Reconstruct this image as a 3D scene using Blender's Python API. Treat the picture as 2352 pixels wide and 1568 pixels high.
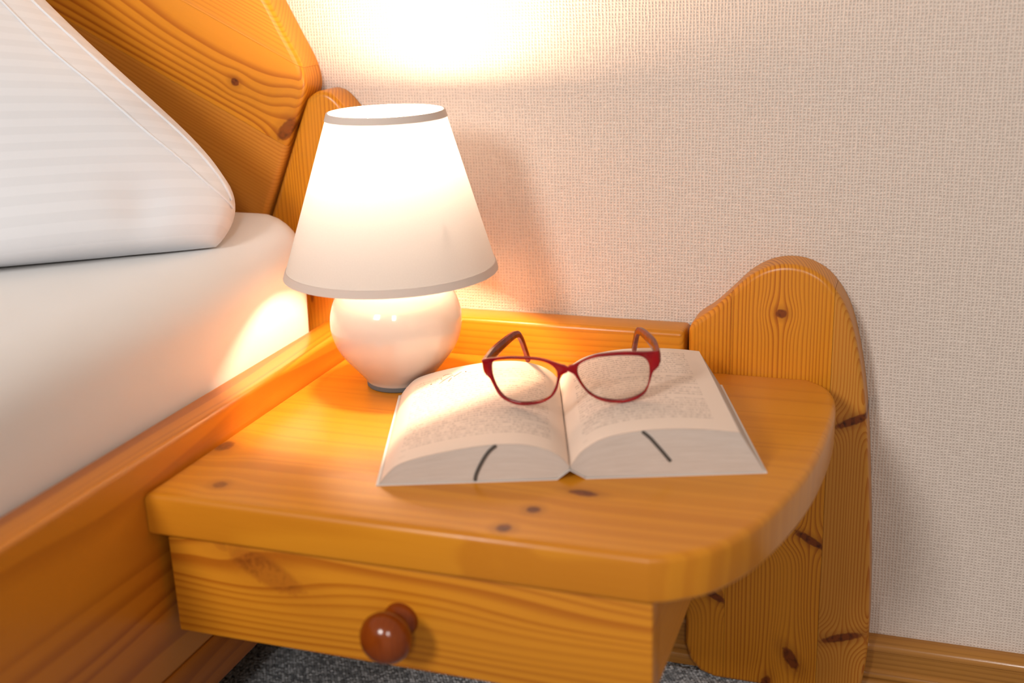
import bpy, bmesh, math, random
from mathutils import Vector, Matrix, noise as mnoise

# ------------------------------------------------------------------ scene reset
for o in list(bpy.data.objects):
    bpy.data.objects.remove(o, do_unlink=True)
scene = bpy.context.scene
COL = scene.collection
TZ = 0.325            # height of the nightstand top above the carpet; all coordinates below are relative to it
random.seed(7)

# ------------------------------------------------------------------ camera
cam_d = bpy.data.cameras.new('camera')
cam = bpy.data.objects.new('camera', cam_d)
COL.objects.link(cam)
scene.camera = cam
cam_d.sensor_width = 36.0
cam_d.lens = 36.0 * 2717.27 / 2352.0
cam_d.clip_start = 0.01
_y, _p, _r = -0.34245522, 0.30588841, -0.03526239
_f = Vector((math.sin(_y) * math.cos(_p), math.cos(_y) * math.cos(_p), -math.sin(_p)))
_rt = Vector((math.cos(_y), -math.sin(_y), 0))
_up = _rt.cross(_f)
_r2 = math.cos(_r) * _rt + math.sin(_r) * _up
_u2 = -math.sin(_r) * _rt + math.cos(_r) * _up
cam.matrix_world = Matrix(((_r2.x, _u2.x, -_f.x, 0), (_r2.y, _u2.y, -_f.y, 0), (_r2.z, _u2.z, -_f.z, 0.36 + TZ), (0, 0, 0, 1)))
cam_d.dof.use_dof = True
cam_d.dof.focus_distance = 1.06
cam_d.dof.aperture_fstop = 3.4

# ------------------------------------------------------------------ world, window light, exposure
world = bpy.data.worlds.new('room_ambience')
scene.world = world
world.use_nodes = True
bg = world.node_tree.nodes['Background']
bg.inputs[0].default_value = (1.0, 0.81, 0.65, 1)
bg.inputs[1].default_value = 0.31

def window_light(name, loc, target, sx, sy, power, color=(1.0, 0.96, 0.91)):
    d = bpy.data.lights.new(name, 'AREA')
    d.shape = 'RECTANGLE'; d.size = sx; d.size_y = sy; d.energy = power; d.color = color
    o = bpy.data.objects.new(name, d); COL.objects.link(o)
    o.location = loc
    v = Vector(target) - Vector(loc)
    o.rotation_euler = v.to_track_quat('-Z', 'Y').to_euler()
    return o
window_light('daylight_window', (-0.88, -1.45, TZ + 1.28), (-0.35, 0.95, TZ), 0.42, 0.60, 30)
window_light('daylight_window_second', (0.45, -1.35, TZ + 1.20), (-0.15, 0.95, TZ - 0.1), 0.26, 0.50, 13)

scene.view_settings.view_transform = 'Standard'
scene.view_settings.look = 'None'
scene.view_settings.gamma = 1.0
scene.view_settings.use_curve_mapping = False
scene.view_settings.exposure = 0.08
try:
    scene.cycles.use_denoising = True
    scene.cycles.use_adaptive_sampling = True
    scene.cycles.adaptive_threshold = 0.045
    scene.cycles.max_bounces = 5
    scene.cycles.diffuse_bounces = 3
    scene.cycles.transparent_max_bounces = 12
    scene.cycles.sample_clamp_indirect = 6.0
    scene.cycles.caustics_reflective = False
    scene.cycles.caustics_refractive = False
except Exception:
    pass

# ------------------------------------------------------------------ node helpers
class NT:
    def __init__(self, name):
        self.mat = bpy.data.materials.new(name)
        self.mat.use_nodes = True
        self.t = self.mat.node_tree
        self.t.nodes.clear()
        self.out = self.t.nodes.new('ShaderNodeOutputMaterial')
    def new(self, typ, **kw):
        n = self.t.nodes.new('ShaderNode' + typ)
        for k, v in kw.items():
            setattr(n, k, v)
        return n
    def link(self, a, b):
        self.t.links.new(a, b)
    def put(self, sock, v):
        if hasattr(v, 'is_linked') or isinstance(v, bpy.types.NodeSocket):
            self.link(v, sock)
        elif isinstance(v, (tuple, list)) and len(v) == 3 and sock.type == 'RGBA':
            sock.default_value = (*v, 1)
        else:
            sock.default_value = v
    def m(self, op, a, b=0.0, c=None, clamp=False):
        n = self.new('Math', operation=op, use_clamp=clamp)
        self.put(n.inputs[0], a); self.put(n.inputs[1], b)
        if c is not None:
            self.put(n.inputs[2], c)
        return n.outputs[0]
    def vec(self, x, y, z):
        n = self.new('CombineXYZ')
        self.put(n.inputs[0], x); self.put(n.inputs[1], y); self.put(n.inputs[2], z)
        return n.outputs[0]
    def attr(self, name):
        return self.new('Attribute', attribute_name=name)
    def sep(self, v):
        n = self.new('SeparateXYZ'); self.link(v, n.inputs[0])
        return n.outputs[0], n.outputs[1], n.outputs[2]
    def noise(self, v, scale=1.0, detail=2.0, rough=0.5):
        n = self.new('TexNoise')
        self.link(v, n.inputs['Vector'])
        n.inputs['Scale'].default_value = scale; n.inputs['Detail'].default_value = detail
        n.inputs['Roughness'].default_value = rough
        return n.outputs[0]
    def smooth(self, x, lo, hi, a=0.0, b=1.0):
        n = self.new('MapRange', interpolation_type='SMOOTHSTEP')
        self.put(n.inputs[0], x)
        n.inputs[1].default_value = lo; n.inputs[2].default_value = hi
        n.inputs[3].default_value = a; n.inputs[4].default_value = b
        return n.outputs[0]
    def mix(self, f, a, b):
        n = self.new('Mix', data_type='RGBA')
        self.put(n.inputs[0], f); self.put(n.inputs[6], a); self.put(n.inputs[7], b)
        return n.outputs[2]
    def principled(self, **kw):
        n = self.new('BsdfPrincipled')
        for k, v in kw.items():
            self.put(n.inputs[k.replace('_', ' ')], v)
        return n
    def bump(self, h, strength=0.5, dist=0.001):
        n = self.new('Bump')
        n.inputs['Strength'].default_value = strength; n.inputs['Distance'].default_value = dist
        self.link(h, n.inputs['Height'])
        return n.outputs[0]
    def done(self, shader):
        self.link(shader, self.out.inputs[0])
        return self.mat

def plain(name, color, rough=0.5, **kw):
    t = NT(name)
    p = t.principled(Base_Color=color, Roughness=rough, **kw)
    return t.done(p.outputs[0])

# ------------------------------------------------------------------ pine
BASE = (0.68, 0.262, 0.016)
DARK = (0.42, 0.112, 0.005)
def pine(name, mode, seed=0.0, freq=170.0, contrast=0.6, pith=(0.05, -0.09), knots=(), rot=0.0, base=BASE, dark=DARK,
         wob=0.014, rough=0.33, tone=0.25, kc=((0.20, 0.045, 0.006), (0.055, 0.012, 0.004))):
    """mode: which table-frame axes are (along grain, across face, depth), e.g. 'xyz'.
    knots: (along, across, half-length, half-width, angle, darkness)."""
    t = NT(name)
    v = t.attr('tf').outputs['Vector']
    if rot:
        r = t.new('VectorRotate', rotation_type='Y_AXIS')
        t.link(v, r.inputs['Vector']); r.inputs['Angle'].default_value = rot
        v = r.outputs[0]
    s = dict(zip('xyz', t.sep(v)))
    gx, gy, gz = s[mode[0]], s[mode[1]], s[mode[2]]
    gx0, gy0 = gx, gy
    mask = None
    kn = t.noise(v, 260.0, 1.0) if knots else None
    for (kx, ky, a, b, ang, dk) in knots:
        dx = t.m('SUBTRACT', gx0, kx); dy = t.m('SUBTRACT', gy0, ky)
        ca, sa = math.cos(ang), math.sin(ang)
        ex = t.m('ADD', t.m('MULTIPLY', dx, ca), t.m('MULTIPLY', dy, sa))
        ey = t.m('SUBTRACT', t.m('MULTIPLY', dy, ca), t.m('MULTIPLY', dx, sa))
        d2 = t.m('ADD', t.m('POWER', t.m('ABSOLUTE', t.m('DIVIDE', dx, a * 2.0 + min(b, 0.008))), 2.0),
                 t.m('POWER', t.m('ABSOLUTE', t.m('DIVIDE', dy, b * 2.6)), 2.0))
        e = t.m('EXPONENT', t.m('MULTIPLY', d2, -1.0))
        gy = t.m('SUBTRACT', gy, t.m('MULTIPLY', t.m('MULTIPLY', dy, e), 0.72))
        d = t.m('SQRT', t.m('ADD', t.m('POWER', t.m('ABSOLUTE', t.m('DIVIDE', ex, a)), 2.0),
                            t.m('POWER', t.m('ABSOLUTE', t.m('DIVIDE', ey, b)), 2.0)))
        d = t.m('ADD', d, t.m('MULTIPLY', t.m('SUBTRACT', kn, 0.5), 0.5))
        mk = t.m('MULTIPLY', t.smooth(d, 1.25, 0.65), dk)
        halo = t.m('MULTIPLY', t.smooth(d, 2.4, 0.9), 0.28 * dk)
        mk = t.m('MAXIMUM', mk, halo)
        mask = mk if mask is None else t.m('MAXIMUM', mask, mk)
    so = seed * 3.17
    nz = t.noise(t.vec(t.m('ADD', t.m('MULTIPLY', gx, 2.6), so), t.m('ADD', t.m('MULTIPLY', gy, 11.0), so), t.m('MULTIPLY', gz, 11.0)), 1.0, 1.0)
    py, pz = pith
    rr = t.m('SQRT', t.m('ADD', t.m('POWER', t.m('ABSOLUTE', t.m('SUBTRACT', gy, py)), 2.0),
                         t.m('POWER', t.m('ABSOLUTE', t.m('SUBTRACT', gz, pz)), 2.0)))
    rr = t.m('ADD', rr, t.m('MULTIPLY', t.m('SUBTRACT', nz, 0.5), wob))
    # irregular ring spacing
    irr = t.noise(t.vec(t.m('MULTIPLY', rr, 60.0), so, 0.0), 1.0, 0.0)
    ph = t.m('ADD', t.m('MULTIPLY', rr, freq), t.m('MULTIPLY', irr, 2.2))
    fr = t.m('FRACT', ph)
    late = t.m('MULTIPLY', t.smooth(fr, 0.35, 0.90), t.smooth(fr, 1.0, 0.92))
    amp = t.noise(t.vec(t.m('MULTIPLY', rr, 38.0), t.m('MULTIPLY', gx, 1.5), so), 1.0, 0.0)
    late = t.m('MULTIPLY', late, t.m('MULTIPLY_ADD', amp, 1.4, 0.15))
    fib = t.noise(t.vec(t.m('MULTIPLY', gx, 14.0), t.m('MULTIPLY', gy, 900.0), t.m('MULTIPLY', gz, 900.0)), 1.0, 1.0)
    big = t.noise(t.vec(t.m('MULTIPLY', gx, 2.0), t.m('MULTIPLY', gy, 20.0), so), 1.0, 1.0)
    f = t.m('MULTIPLY', late, contrast)
    f = t.m('ADD', f, t.m('MULTIPLY', t.m('SUBTRACT', fib, 0.5), 0.20))
    f = t.m('ADD', f, t.m('MULTIPLY', t.m('SUBTRACT', big, 0.45), tone), clamp=True)
    col = t.mix(f, base, dark)
    if mask is not None:
        kcol = t.mix(t.m('MULTIPLY_ADD', t.m('SUBTRACT', kn, 0.5), 2.2, t.m('MULTIPLY', late, 0.5), clamp=True), kc[0], kc[1])
        col = t.mix(t.m('MINIMUM', mask, 1.0), col, kcol)
    p = t.principled(Base_Color=col, Roughness=rough)
    p.inputs['Specular IOR Level'].default_value = 0.42
    t.link(t.bump(t.m('ADD', fr, t.m('MULTIPLY', fib, 0.7)), 0.12, 0.0006), p.inputs['Normal'])
    return t.done(p.outputs[0])

# ------------------------------------------------------------------ object helpers
def tag(o, label=None, cat=None, group=None, kind=None):
    if label: o['label'] = label
    if cat: o['category'] = cat
    if group: o['group'] = group
    if kind: o['kind'] = kind
    return o

def thing(name, label, cat, loc):
    o = bpy.data.objects.new(name, None)
    COL.objects.link(o)
    o.empty_display_size = 0.05
    o.location = (loc[0], loc[1], loc[2] + TZ)
    o['org'] = loc
    return tag(o, label, cat)

def root_of(o):
    while o.parent:
        o = o.parent
    return o

def obj_bm(name, bm, mat, parent=None, smooth=35.0, local=False):
    """bm vertices are in the table frame (z=0 is the nightstand top) unless local."""
    me = bpy.data.meshes.new(name)
    bmesh.ops.recalc_face_normals(bm, faces=bm.faces[:])
    bm.to_mesh(me); bm.free()
    at = me.attributes.new('tf', 'FLOAT_VECTOR', 'POINT')
    vals = []
    for v in me.vertices:
        vals += list(v.co)
    at.data.foreach_set('vector', vals)
    o = bpy.data.objects.new(name, me)
    COL.objects.link(o)
    if parent is not None:
        o.parent = parent
        if not local:
            org = Vector(root_of(parent)['org'][:])
            me.transform(Matrix.Translation(-org))
    elif not local:
        me.transform(Matrix.Translation((0, 0, TZ)))
    if mat: me.materials.append(mat)
    if smooth:
        for p in me.polygons: p.use_smooth = True
        me.set_sharp_from_angle(angle=math.radians(smooth))
    return o

def set_origin(o, c):
    """move a top-level mesh object's origin to c (table frame)."""
    c = Vector((c[0], c[1], c[2] + TZ))
    o.data.transform(Matrix.Translation(-c)); o.location = c

def bm_box(x0, x1, y0, y1, z0, z1, bev=0.003, seg=2):
    bm = bmesh.new()
    bmesh.ops.create_cube(bm, size=1.0)
    for v in bm.verts:
        v.co = Vector((x0 if v.co.x < 0 else x1, y0 if v.co.y < 0 else y1, z0 if v.co.z < 0 else z1))
    if bev:
        bmesh.ops.bevel(bm, geom=bm.edges[:], offset=bev, segments=seg, profile=0.5, affect='EDGES')
    return bm

def catmull(pts, n=8, closed=False):
    out = []
    N = len(pts)
    rng = N if closed else N - 1
    for i in range(rng):
        def P(k):
            return Vector(pts[k % N]) if closed else Vector(pts[min(max(k, 0), N - 1)])
        p0, p1, p2, p3 = P(i - 1), P(i), P(i + 1), P(i + 2)
        for j in range(n):
            t = j / n
            out.append(0.5 * ((2 * p1) + (p2 - p0) * t + (2 * p0 - 5 * p1 + 4 * p2 - p3) * t * t + (3 * p1 - p0 - 3 * p2 + p3) * t ** 3))
    if not closed:
        out.append(Vector(pts[-1]))
    return out

def inset(poly, d):
    n = len(poly)
    area = sum(poly[i].x * poly[(i + 1) % n].y - poly[(i + 1) % n].x * poly[i].y for i in range(n))
    sg = 1 if area > 0 else -1
    out = []
    for i in range(n):
        a, b, c = poly[i - 1], poly[i], poly[(i + 1) % n]
        e1 = (b - a); e2 = (c - b)
        if e1.length < 1e-9 or e2.length < 1e-9:
            out.append(b.copy()); continue
        e1.normalize(); e2.normalize()
        n1 = Vector((-e1.y, e1.x)) * sg; n2 = Vector((-e2.y, e2.x)) * sg
        m = n1 + n2
        if m.length < 1e-6:
            m = n1.copy()
        m.normalize()
        k = 1.0 / max(0.5, m.dot(n1))
        out.append(b + m * d * k)
    return out

def slab(poly, lo, hi, r_lo, r_hi, axis, seg=4):
    """rounded prism: 2D outline extruded along axis ('z': (x,y)->xy ; 'y': (x,z)) between lo and hi, edges rounded."""
    poly = [Vector(p) for p in poly]
    rings = []
    for k in range(seg + 1):
        a = math.pi / 2 * k / seg
        if r_lo:
            rings.append((lo + r_lo * (1 - math.sin(a)), r_lo * (1 - math.cos(a))))
    rings = rings[::-1]
    if not r_lo:
        rings.append((lo, 0.0))
    if r_hi:
        for k in range(seg + 1):
            a = math.pi / 2 * k / seg
            rings.append((hi - r_hi * (1 - math.sin(a)), r_hi * (1 - math.cos(a))))
    else:
        rings.append((hi, 0.0))
    bm = bmesh.new()
    vr = []
    for h, d in rings:
        q = inset(poly, d) if d > 1e-7 else poly
        vr.append([bm.verts.new((p.x, p.y, h) if axis == 'z' else (p.x, h, p.y)) for p in q])
    n = len(poly)
    for a, b in zip(vr[:-1], vr[1:]):
        for i in range(n):
            bm.faces.new((a[i], a[(i + 1) % n], b[(i + 1) % n], b[i]))
    bm.faces.new(vr[0]); bm.faces.new(vr[-1])
    bmesh.ops.recalc_face_normals(bm, faces=bm.faces[:])
    return bm

def cut(bm, co, no):
    """keep the side of the plane that the normal does NOT point to, and cap it."""
    g = bm.verts[:] + bm.edges[:] + bm.faces[:]
    res = bmesh.ops.bisect_plane(bm, geom=g, plane_co=co, plane_no=no, clear_outer=True, clear_inner=False, dist=1e-6)
    ed = [e for e in bm.edges if e.is_boundary]
    if ed:
        bmesh.ops.holes_fill(bm, edges=ed, sides=0)
    return bm

def lathe(bm, prof, cx, cy, seg=64, tilt=None):
    rows = []
    for r, z in prof:
        ox = oy = 0.0
        if tilt:
            ox, oy = tilt(z)
        if r < 1e-6:
            rows.append([bm.verts.new((cx + ox, cy + oy, z))])
        else:
            rows.append([bm.verts.new((cx + ox + r * math.cos(2 * math.pi * i / seg), cy + oy + r * math.sin(2 * math.pi * i / seg), z)) for i in range(seg)])
    for a, b in zip(rows[:-1], rows[1:]):
        for i in range(seg):
            j = (i + 1) % seg
            if len(a) == 1 and len(b) == 1: continue
            if len(a) == 1: bm.faces.new((a[0], b[j], b[i]))
            elif len(b) == 1: bm.faces.new((a[i], a[j], b[0]))
            else: bm.faces.new((a[i], a[j], b[j], b[i]))
    return bm

def tube(bm, pts, rad, seg=8, flat=1.0, upv=None):
    """tube along points; rad is a number or a list; elliptical if flat != 1 (across/up)."""
    pts = [Vector(p) for p in pts]
    rows = []
    for i, p in enumerate(pts):
        d = (pts[min(i + 1, len(pts) - 1)] - pts[max(i - 1, 0)]).normalized()
        ref = Vector(upv) if upv else (Vector((0, 0, 1)) if abs(d.z) < 0.95 else Vector((1, 0, 0)))
        s = d.cross(ref).normalized(); u = s.cross(d).normalized()
        r = rad[i] if isinstance(rad, (list, tuple)) else rad
        rows.append([bm.verts.new(p + s * (r * flat * math.cos(2 * math.pi * k / seg)) + u * (r * math.sin(2 * math.pi * k / seg))) for k in range(seg)])
    for a, b in zip(rows[:-1], rows[1:]):
        for k in range(seg):
            j = (k + 1) % seg
            bm.faces.new((a[k], a[j], b[j], b[k]))
    bm.faces.new(rows[0]); bm.faces.new(rows[-1])
    return bm

# ------------------------------------------------------------------ the room
WALL = 1.066
FLOOR = -TZ

def wallpaper():
    t = NT('woven_wallpaper')
    v = t.attr('tf').outputs['Vector']
    x, y, z = t.sep(v)
    w = t.noise(t.vec(t.m('MULTIPLY', x, 120.0), 0.0, t.m('MULTIPLY', z, 60.0)), 1.0, 2.0)
    w2 = t.noise(t.vec(t.m('MULTIPLY', x, 60.0), 3.0, t.m('MULTIPLY', z, 160.0)), 1.0, 2.0)
    cx = t.m('ADD', t.m('MULTIPLY', x, 1 / 0.00305), t.m('MULTIPLY', t.m('SUBTRACT', w, 0.5), 0.9))
    cz = t.m('ADD', t.m('MULTIPLY', z, 1 / 0.0029), t.m('MULTIPLY', t.m('SUBTRACT', w2, 0.5), 1.3))
    sx = t.m('MULTIPLY_ADD', t.m('COSINE', t.m('MULTIPLY', cx, 2 * math.pi)), 0.5, 0.5)
    sz = t.m('MULTIPLY_ADD', t.m('COSINE', t.m('MULTIPLY', cz, 2 * math.pi)), 0.5, 0.5)
    # pits between vertical and horizontal threads, uneven in depth
    cell = t.new('TexWhiteNoise', noise_dimensions='2D')
    t.link(t.vec(t.m('FLOOR', cx), t.m('FLOOR', cz), 0.0), cell.inputs['Vector'])
    h = t.m('MAXIMUM', sx, t.m('MULTIPLY', sz, 0.8))
    h = t.m('ADD', h, t.m('MULTIPLY', t.m('SUBTRACT', cell.outputs[0], 0.5), 0.30))
    h = t.m('ADD', h, t.m('MULTIPLY', t.noise(v, 900.0, 2.0), 0.25))
    pit = t.smooth(h, 0.15, 0.95)
    col = t.mix(pit, (0.64, 0.54, 0.475), (0.78, 0.675, 0.60))  # pits darker than threads: the relief's shade is painted into the colour
    p = t.principled(Base_Color=col, Roughness=0.7)
    p.inputs['Specular IOR Level'].default_value = 0.25
    t.link(t.bump(h, 0.65, 0.0012), p.inputs['Normal'])
    return t.done(p.outputs[0])

bm = bm_box(-2.4, 1.6, WALL, WALL + 0.12, FLOOR, 2.1, 0)
wall = obj_bm('wall_back', bm, wallpaper(), smooth=0)
tag(wall, 'cream woven-textured wallpaper on the wall behind the bed and nightstand', None, kind='structure')

def carpet():
    t = NT('grey_loop_carpet')
    v = t.attr('tf').outputs['Vector']
    vo = t.new('TexVoronoi', feature='F1')
    t.link(v, vo.inputs['Vector']); vo.inputs['Scale'].default_value = 330.0
    d = vo.outputs['Distance']
    cs = t.sep(vo.outputs['Color'])
    n = t.noise(v, 1500.0, 2.0)
    f = t.m('ADD', t.m('MULTIPLY', cs[0], 0.75), t.m('MULTIPLY', n, 0.3))
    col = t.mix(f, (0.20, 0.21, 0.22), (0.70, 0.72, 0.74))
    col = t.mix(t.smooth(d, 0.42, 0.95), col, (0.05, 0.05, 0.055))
    p = t.principled(Base_Color=col, Roughness=0.95)
    p.inputs['Specular IOR Level'].default_value = 0.1
    t.link(t.bump(t.m('SUBTRACT', 1.0, d), 1.0, 0.004), p.inputs['Normal'])
    return t.done(p.outputs[0])
CARPET = carpet()
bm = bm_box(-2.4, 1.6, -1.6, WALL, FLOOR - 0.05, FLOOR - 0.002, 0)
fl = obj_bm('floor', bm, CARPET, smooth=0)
tag(fl, 'dark grey looped carpet floor', None, kind='structure')
# the nearest carpet loops, under and beside the nightstand
PILE = NT('grey_wool_loops')
pv = PILE.attr('rnd').outputs['Vector']
pr, pg_, pb_ = PILE.sep(pv)
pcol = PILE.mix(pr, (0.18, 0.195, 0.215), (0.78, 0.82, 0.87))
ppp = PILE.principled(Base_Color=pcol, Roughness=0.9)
M_PILE = PILE.done(ppp.outputs[0])
vv, ff, rn = [], [], []
rg = random.Random(3)
ny, nx = 100, 190
for j in range(ny):
    for i in range(nx):
        cx_ = -0.62 + i * 0.0036 + (0.0018 if j % 2 else 0) + rg.uniform(-.0004, .0004)
        cy_ = 0.745 + j * 0.0030 + rg.uniform(-.0003, .0003)
        cz_ = FLOOR - 0.0018 + rg.uniform(-.0004, .0003)
        a_ = 0.0021; b_ = 0.0016; h_ = 0.0017
        k0 = len(vv)
        tl_ = rg.uniform(-0.5, 0.5)
        ca_, sa_ = math.cos(tl_), math.sin(tl_)
        for q in range(6):
            an = q * math.pi / 3
            ex_, ey_ = a_ * math.cos(an), b_ * math.sin(an)
            vv.append((cx_ + ex_ * ca_ - ey_ * sa_, cy_ + ex_ * sa_ + ey_ * ca_, cz_))
        vv.append((cx_, cy_, cz_ + h_))
        for q in range(6):
            ff.append((k0 + q, k0 + (q + 1) % 6, k0 + 6))
        r_ = rg.random() ** 1.4
        rn += [r_, 0.0, 0.0] * 7
me = bpy.data.meshes.new('carpet_pile')
me.from_pydata([(x, y, z + TZ) for x, y, z in vv], [], ff)
at = me.attributes.new('rnd', 'FLOAT_VECTOR', 'POINT'); at.data.foreach_set('vector', rn)
me.polygons.foreach_set('use_smooth', [True] * len(ff))
me.materials.append(M_PILE)
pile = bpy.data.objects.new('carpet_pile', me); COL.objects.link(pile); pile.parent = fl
tag(pile, kind='stuff')

# baseboard: beaded oak profile
PB = [(-0.0005, 0.056), (-0.006, 0.056), (-0.0115, 0.0535), (-0.0145, 0.049), (-0.0155, 0.0455), (-0.0125, 0.043), (-0.0125, 0.0235),
      (-0.0155, 0.0215), (-0.017, 0.0185), (-0.016, 0.0155), (-0.0135, 0.0142), (-0.0165, 0.0125), (-0.0185, 0.0095), (-0.0185, 0.0), (-0.0005, 0.0)]
bm = bmesh.new()
rows = []
for xx in (-2.4, 1.6):
    rows.append([bm.verts.new((xx, WALL + a, FLOOR + b)) for a, b in PB])
n = len(PB)
for i in range(n):
    bm.faces.new((rows[0][i], rows[0][(i + 1) % n], rows[1][(i + 1) % n], rows[1][i]))
bm.faces.new(rows[0]); bm.faces.new(rows[1])
OAK = pine('oak_baseboard', 'xzy', 41, freq=330, contrast=0.45, pith=(0.3, 0.4), base=(0.42, 0.185, 0.038), dark=(0.20, 0.075, 0.012), rough=0.16, tone=0.3)
bb = obj_bm('baseboard_back', bm, OAK, smooth=50)
tag(bb, 'glossy brown beaded baseboard along the foot of the wall', None, kind='structure')

# ------------------------------------------------------------------ nightstand
ns = thing('nightstand', 'honey-coloured pine nightstand with a curved shelf top beside the bed', 'nightstand', (-0.30, 0.85, FLOOR))
P_TOP = pine('pine_table_top', 'xyz', 1, freq=62, contrast=0.27, pith=(1.02, -0.05), tone=0.5, wob=0.02, rough=0.30,
             knots=[(-0.519, 0.757, 0.0075, 0.011, 0.0, 0.85), (-0.481, 0.690, 0.006, 0.006, 0.0, 0.7), (-0.2155, 0.745, 0.012, 0.005, -0.1, 1.0),
                    (-0.2417, 0.710, 0.0055, 0.0055, 0.0, 1.0), (-0.2523, 0.678, 0.006, 0.0065, 0.0, 1.0)])
front = 0.6625
curve = catmull([(-0.150, front), (-0.1330, 0.6705), (-0.1095, 0.6905), (-0.0860, 0.737), (-0.0665, 0.817), (-0.0580, 0.897),
                 (-0.0575, 0.967), (-0.0660, 1.008), (-0.0860, 1.0295)], 8)
top_poly = [(-0.5285, 1.0295), (-0.5285, front), (-0.34, front)] + [(p.x, p.y) for p in curve] + [(-0.30, 1.0295)]
obj_bm('table_top', slab(top_poly, -0.0345, 0.0, 0.004, 0.006, 'z'), P_TOP, ns)

P_DRW = pine('pine_drawer_front', 'xzy', 2, freq=150, contrast=0.75, pith=(-0.25, 0.74), wob=0.040, tone=0.35,
             knots=[(-0.440, -0.057, 0.036, 0.0125, -0.42, 0.75), (-0.4755, -0.042, 0.008, 0.004, -0.5, 0.5)], rough=0.36,
             kc=((0.40, 0.115, 0.010), (0.17, 0.040, 0.004)))
drawer = obj_bm('drawer', bm_box(-0.5215, -0.1490, 0.6740, 0.6950, -0.1205, -0.0400, 0.0015, 2), P_DRW, ns)
P_BOX = pine('pine_drawer_box', 'yzx', 3, freq=150, contrast=0.35, rough=0.45)
bm = bmesh.new()
for (x0, x1, y0, y1, z0, z1) in ((-0.5175, -0.5055, 0.695, 1.02, -0.1175, -0.0375), (-0.1625, -0.1505, 0.695, 1.02, -0.1175, -0.0375),
                                 (-0.5055, -0.1625, 1.008, 1.02, -0.1175, -0.0375), (-0.5055, -0.1625, 0.695, 1.008, -0.1155, -0.1095)):
    b2 = bm_box(x0, x1, y0, y1, z0, z1, 0.0008, 1)
    me = bpy.data.meshes.new('tmp'); b2.to_mesh(me); b2.free(); bm.from_mesh(me); bpy.data.meshes.remove(me)
obj_bm('drawer_box', bm, P_BOX, drawer)
# knob (axis along -y)
KN = NT('brown_lacquered_wood')
nn = KN.noise(KN.vec(KN.m('MULTIPLY', KN.sep(KN.attr('tf').outputs['Vector'])[0], 500.0), 0.0, KN.m('MULTIPLY', KN.sep(KN.attr('tf').outputs['Vector'])[2], 60.0)), 1.0, 2.0)
kp = KN.principled(Base_Color=KN.mix(nn, (0.15, 0.024, 0.003), (0.29, 0.058, 0.005)), Roughness=0.17)
M_KNOB = KN.done(kp.outputs[0])
kprof = [(0.0, -0.0405), (0.005, -0.0403), (0.010, -0.0390), (0.0150, -0.0355), (0.0182, -0.0305), (0.0192, -0.0260), (0.0180, -0.0215), (0.0150, -0.0180),
         (0.0110, -0.0155), (0.0085, -0.0130), (0.0080, -0.0105), (0.0090, -0.0075), (0.0118, -0.0045), (0.0130, -0.0025), (0.0130, 0.0005), (0.0, 0.0005)]
bm = bmesh.new()
lathe(bm, kprof, 0, 0, 48)
for v in bm.verts:
    v.co = Vector((v.co.x - 0.3315, v.co.z + 0.6740, v.co.y - 0.0800))
obj_bm('knob', bm, M_KNOB, drawer, smooth=60)['label'] = 'round dark brown wooden knob'

P_RAIL = pine('pine_back_rail', 'xzy', 4, freq=210, contrast=0.45, pith=(0.30, 0.6), rough=0.30)
obj_bm('back_rail', bm_box(-0.4580, -0.1995, 1.0300, WALL - 0.0005, -0.030, 0.0355, 0.0045, 3), P_RAIL, ns)
P_CLEAT = pine('pine_cleat', 'yzx', 5, freq=150, contrast=0.35)

# right-hand side post: outline in (x, z)
pl = catmull([(-0.1955, 0.0300), (-0.1948, 0.0395), (-0.1895, 0.0470), (-0.1750, 0.0580), (-0.1590, 0.0740), (-0.1430, 0.0900), (-0.1260, 0.1000), (-0.1080, 0.1035),
              (-0.0900, 0.1005), (-0.0720, 0.0890), (-0.0560, 0.0650), (-0.0450, 0.0300), (-0.0360, -0.0200), (-0.0300, -0.0800), (-0.0250, -0.1500),
              (-0.0215, -0.2200), (-0.0210, -0.2700), (-0.0250, -0.3100), (-0.0300, FLOOR + 0.0005)], 6)
post_poly = [(p.x, p.y) for p in pl] + [(-0.165, FLOOR + 0.0005), (-0.1800, -0.3195), (-0.1905, -0.3080), (-0.1950, -0.2900)]
post_mats = [
    pine('pine_post_a', 'zxy', 11, freq=420, contrast=0.85, pith=(-0.30, 0.9), knots=[(-0.2300, -0.1690, 0.0045, 0.018, 0.55, 1.0)], wob=0.008),
    pine('pine_post_b', 'zxy', 12, freq=300, contrast=0.95, pith=(-0.26, 0.985), knots=[(0.0588, -0.1121, 0.0045, 0.0052, 0.0, 1.0), (-0.1600, -0.0780, 0.0042, 0.018, 0.5, 1.0),
         (-0.2890, -0.0915, 0.014, 0.006, -0.55, 1.1), (-0.3210, -0.1150, 0.010, 0.005, 0.3, 1.0)], wob=0.007),
    pine('pine_post_c', 'zxy', 13, freq=470, contrast=0.70, pith=(0.25, 0.8), knots=[(-0.0370, -0.0450, 0.0042, 0.020, -0.45, 1.0), (-0.2580, -0.0450, 0.0045, 0.022, -0.35, 1.0)], wob=0.006,
         base=(0.60, 0.25, 0.034)),
]
post = None
for k, (lo, hi) in enumerate(((-1, -0.1564), (-0.1564, -0.0670), (-0.0670, 1))):
    b2 = slab(post_poly, 1.0300, WALL - 0.0005, 0.0055, 0.0, 'y', 4)
    if lo > -1: cut(b2, (lo + 0.00012, 0, 0), (-1, 0, 0))
    if hi < 1: cut(b2, (hi - 0.00012, 0, 0), (1, 0, 0))
    post = obj_bm('post_plank', b2, post_mats[k], ns, smooth=40)

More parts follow.
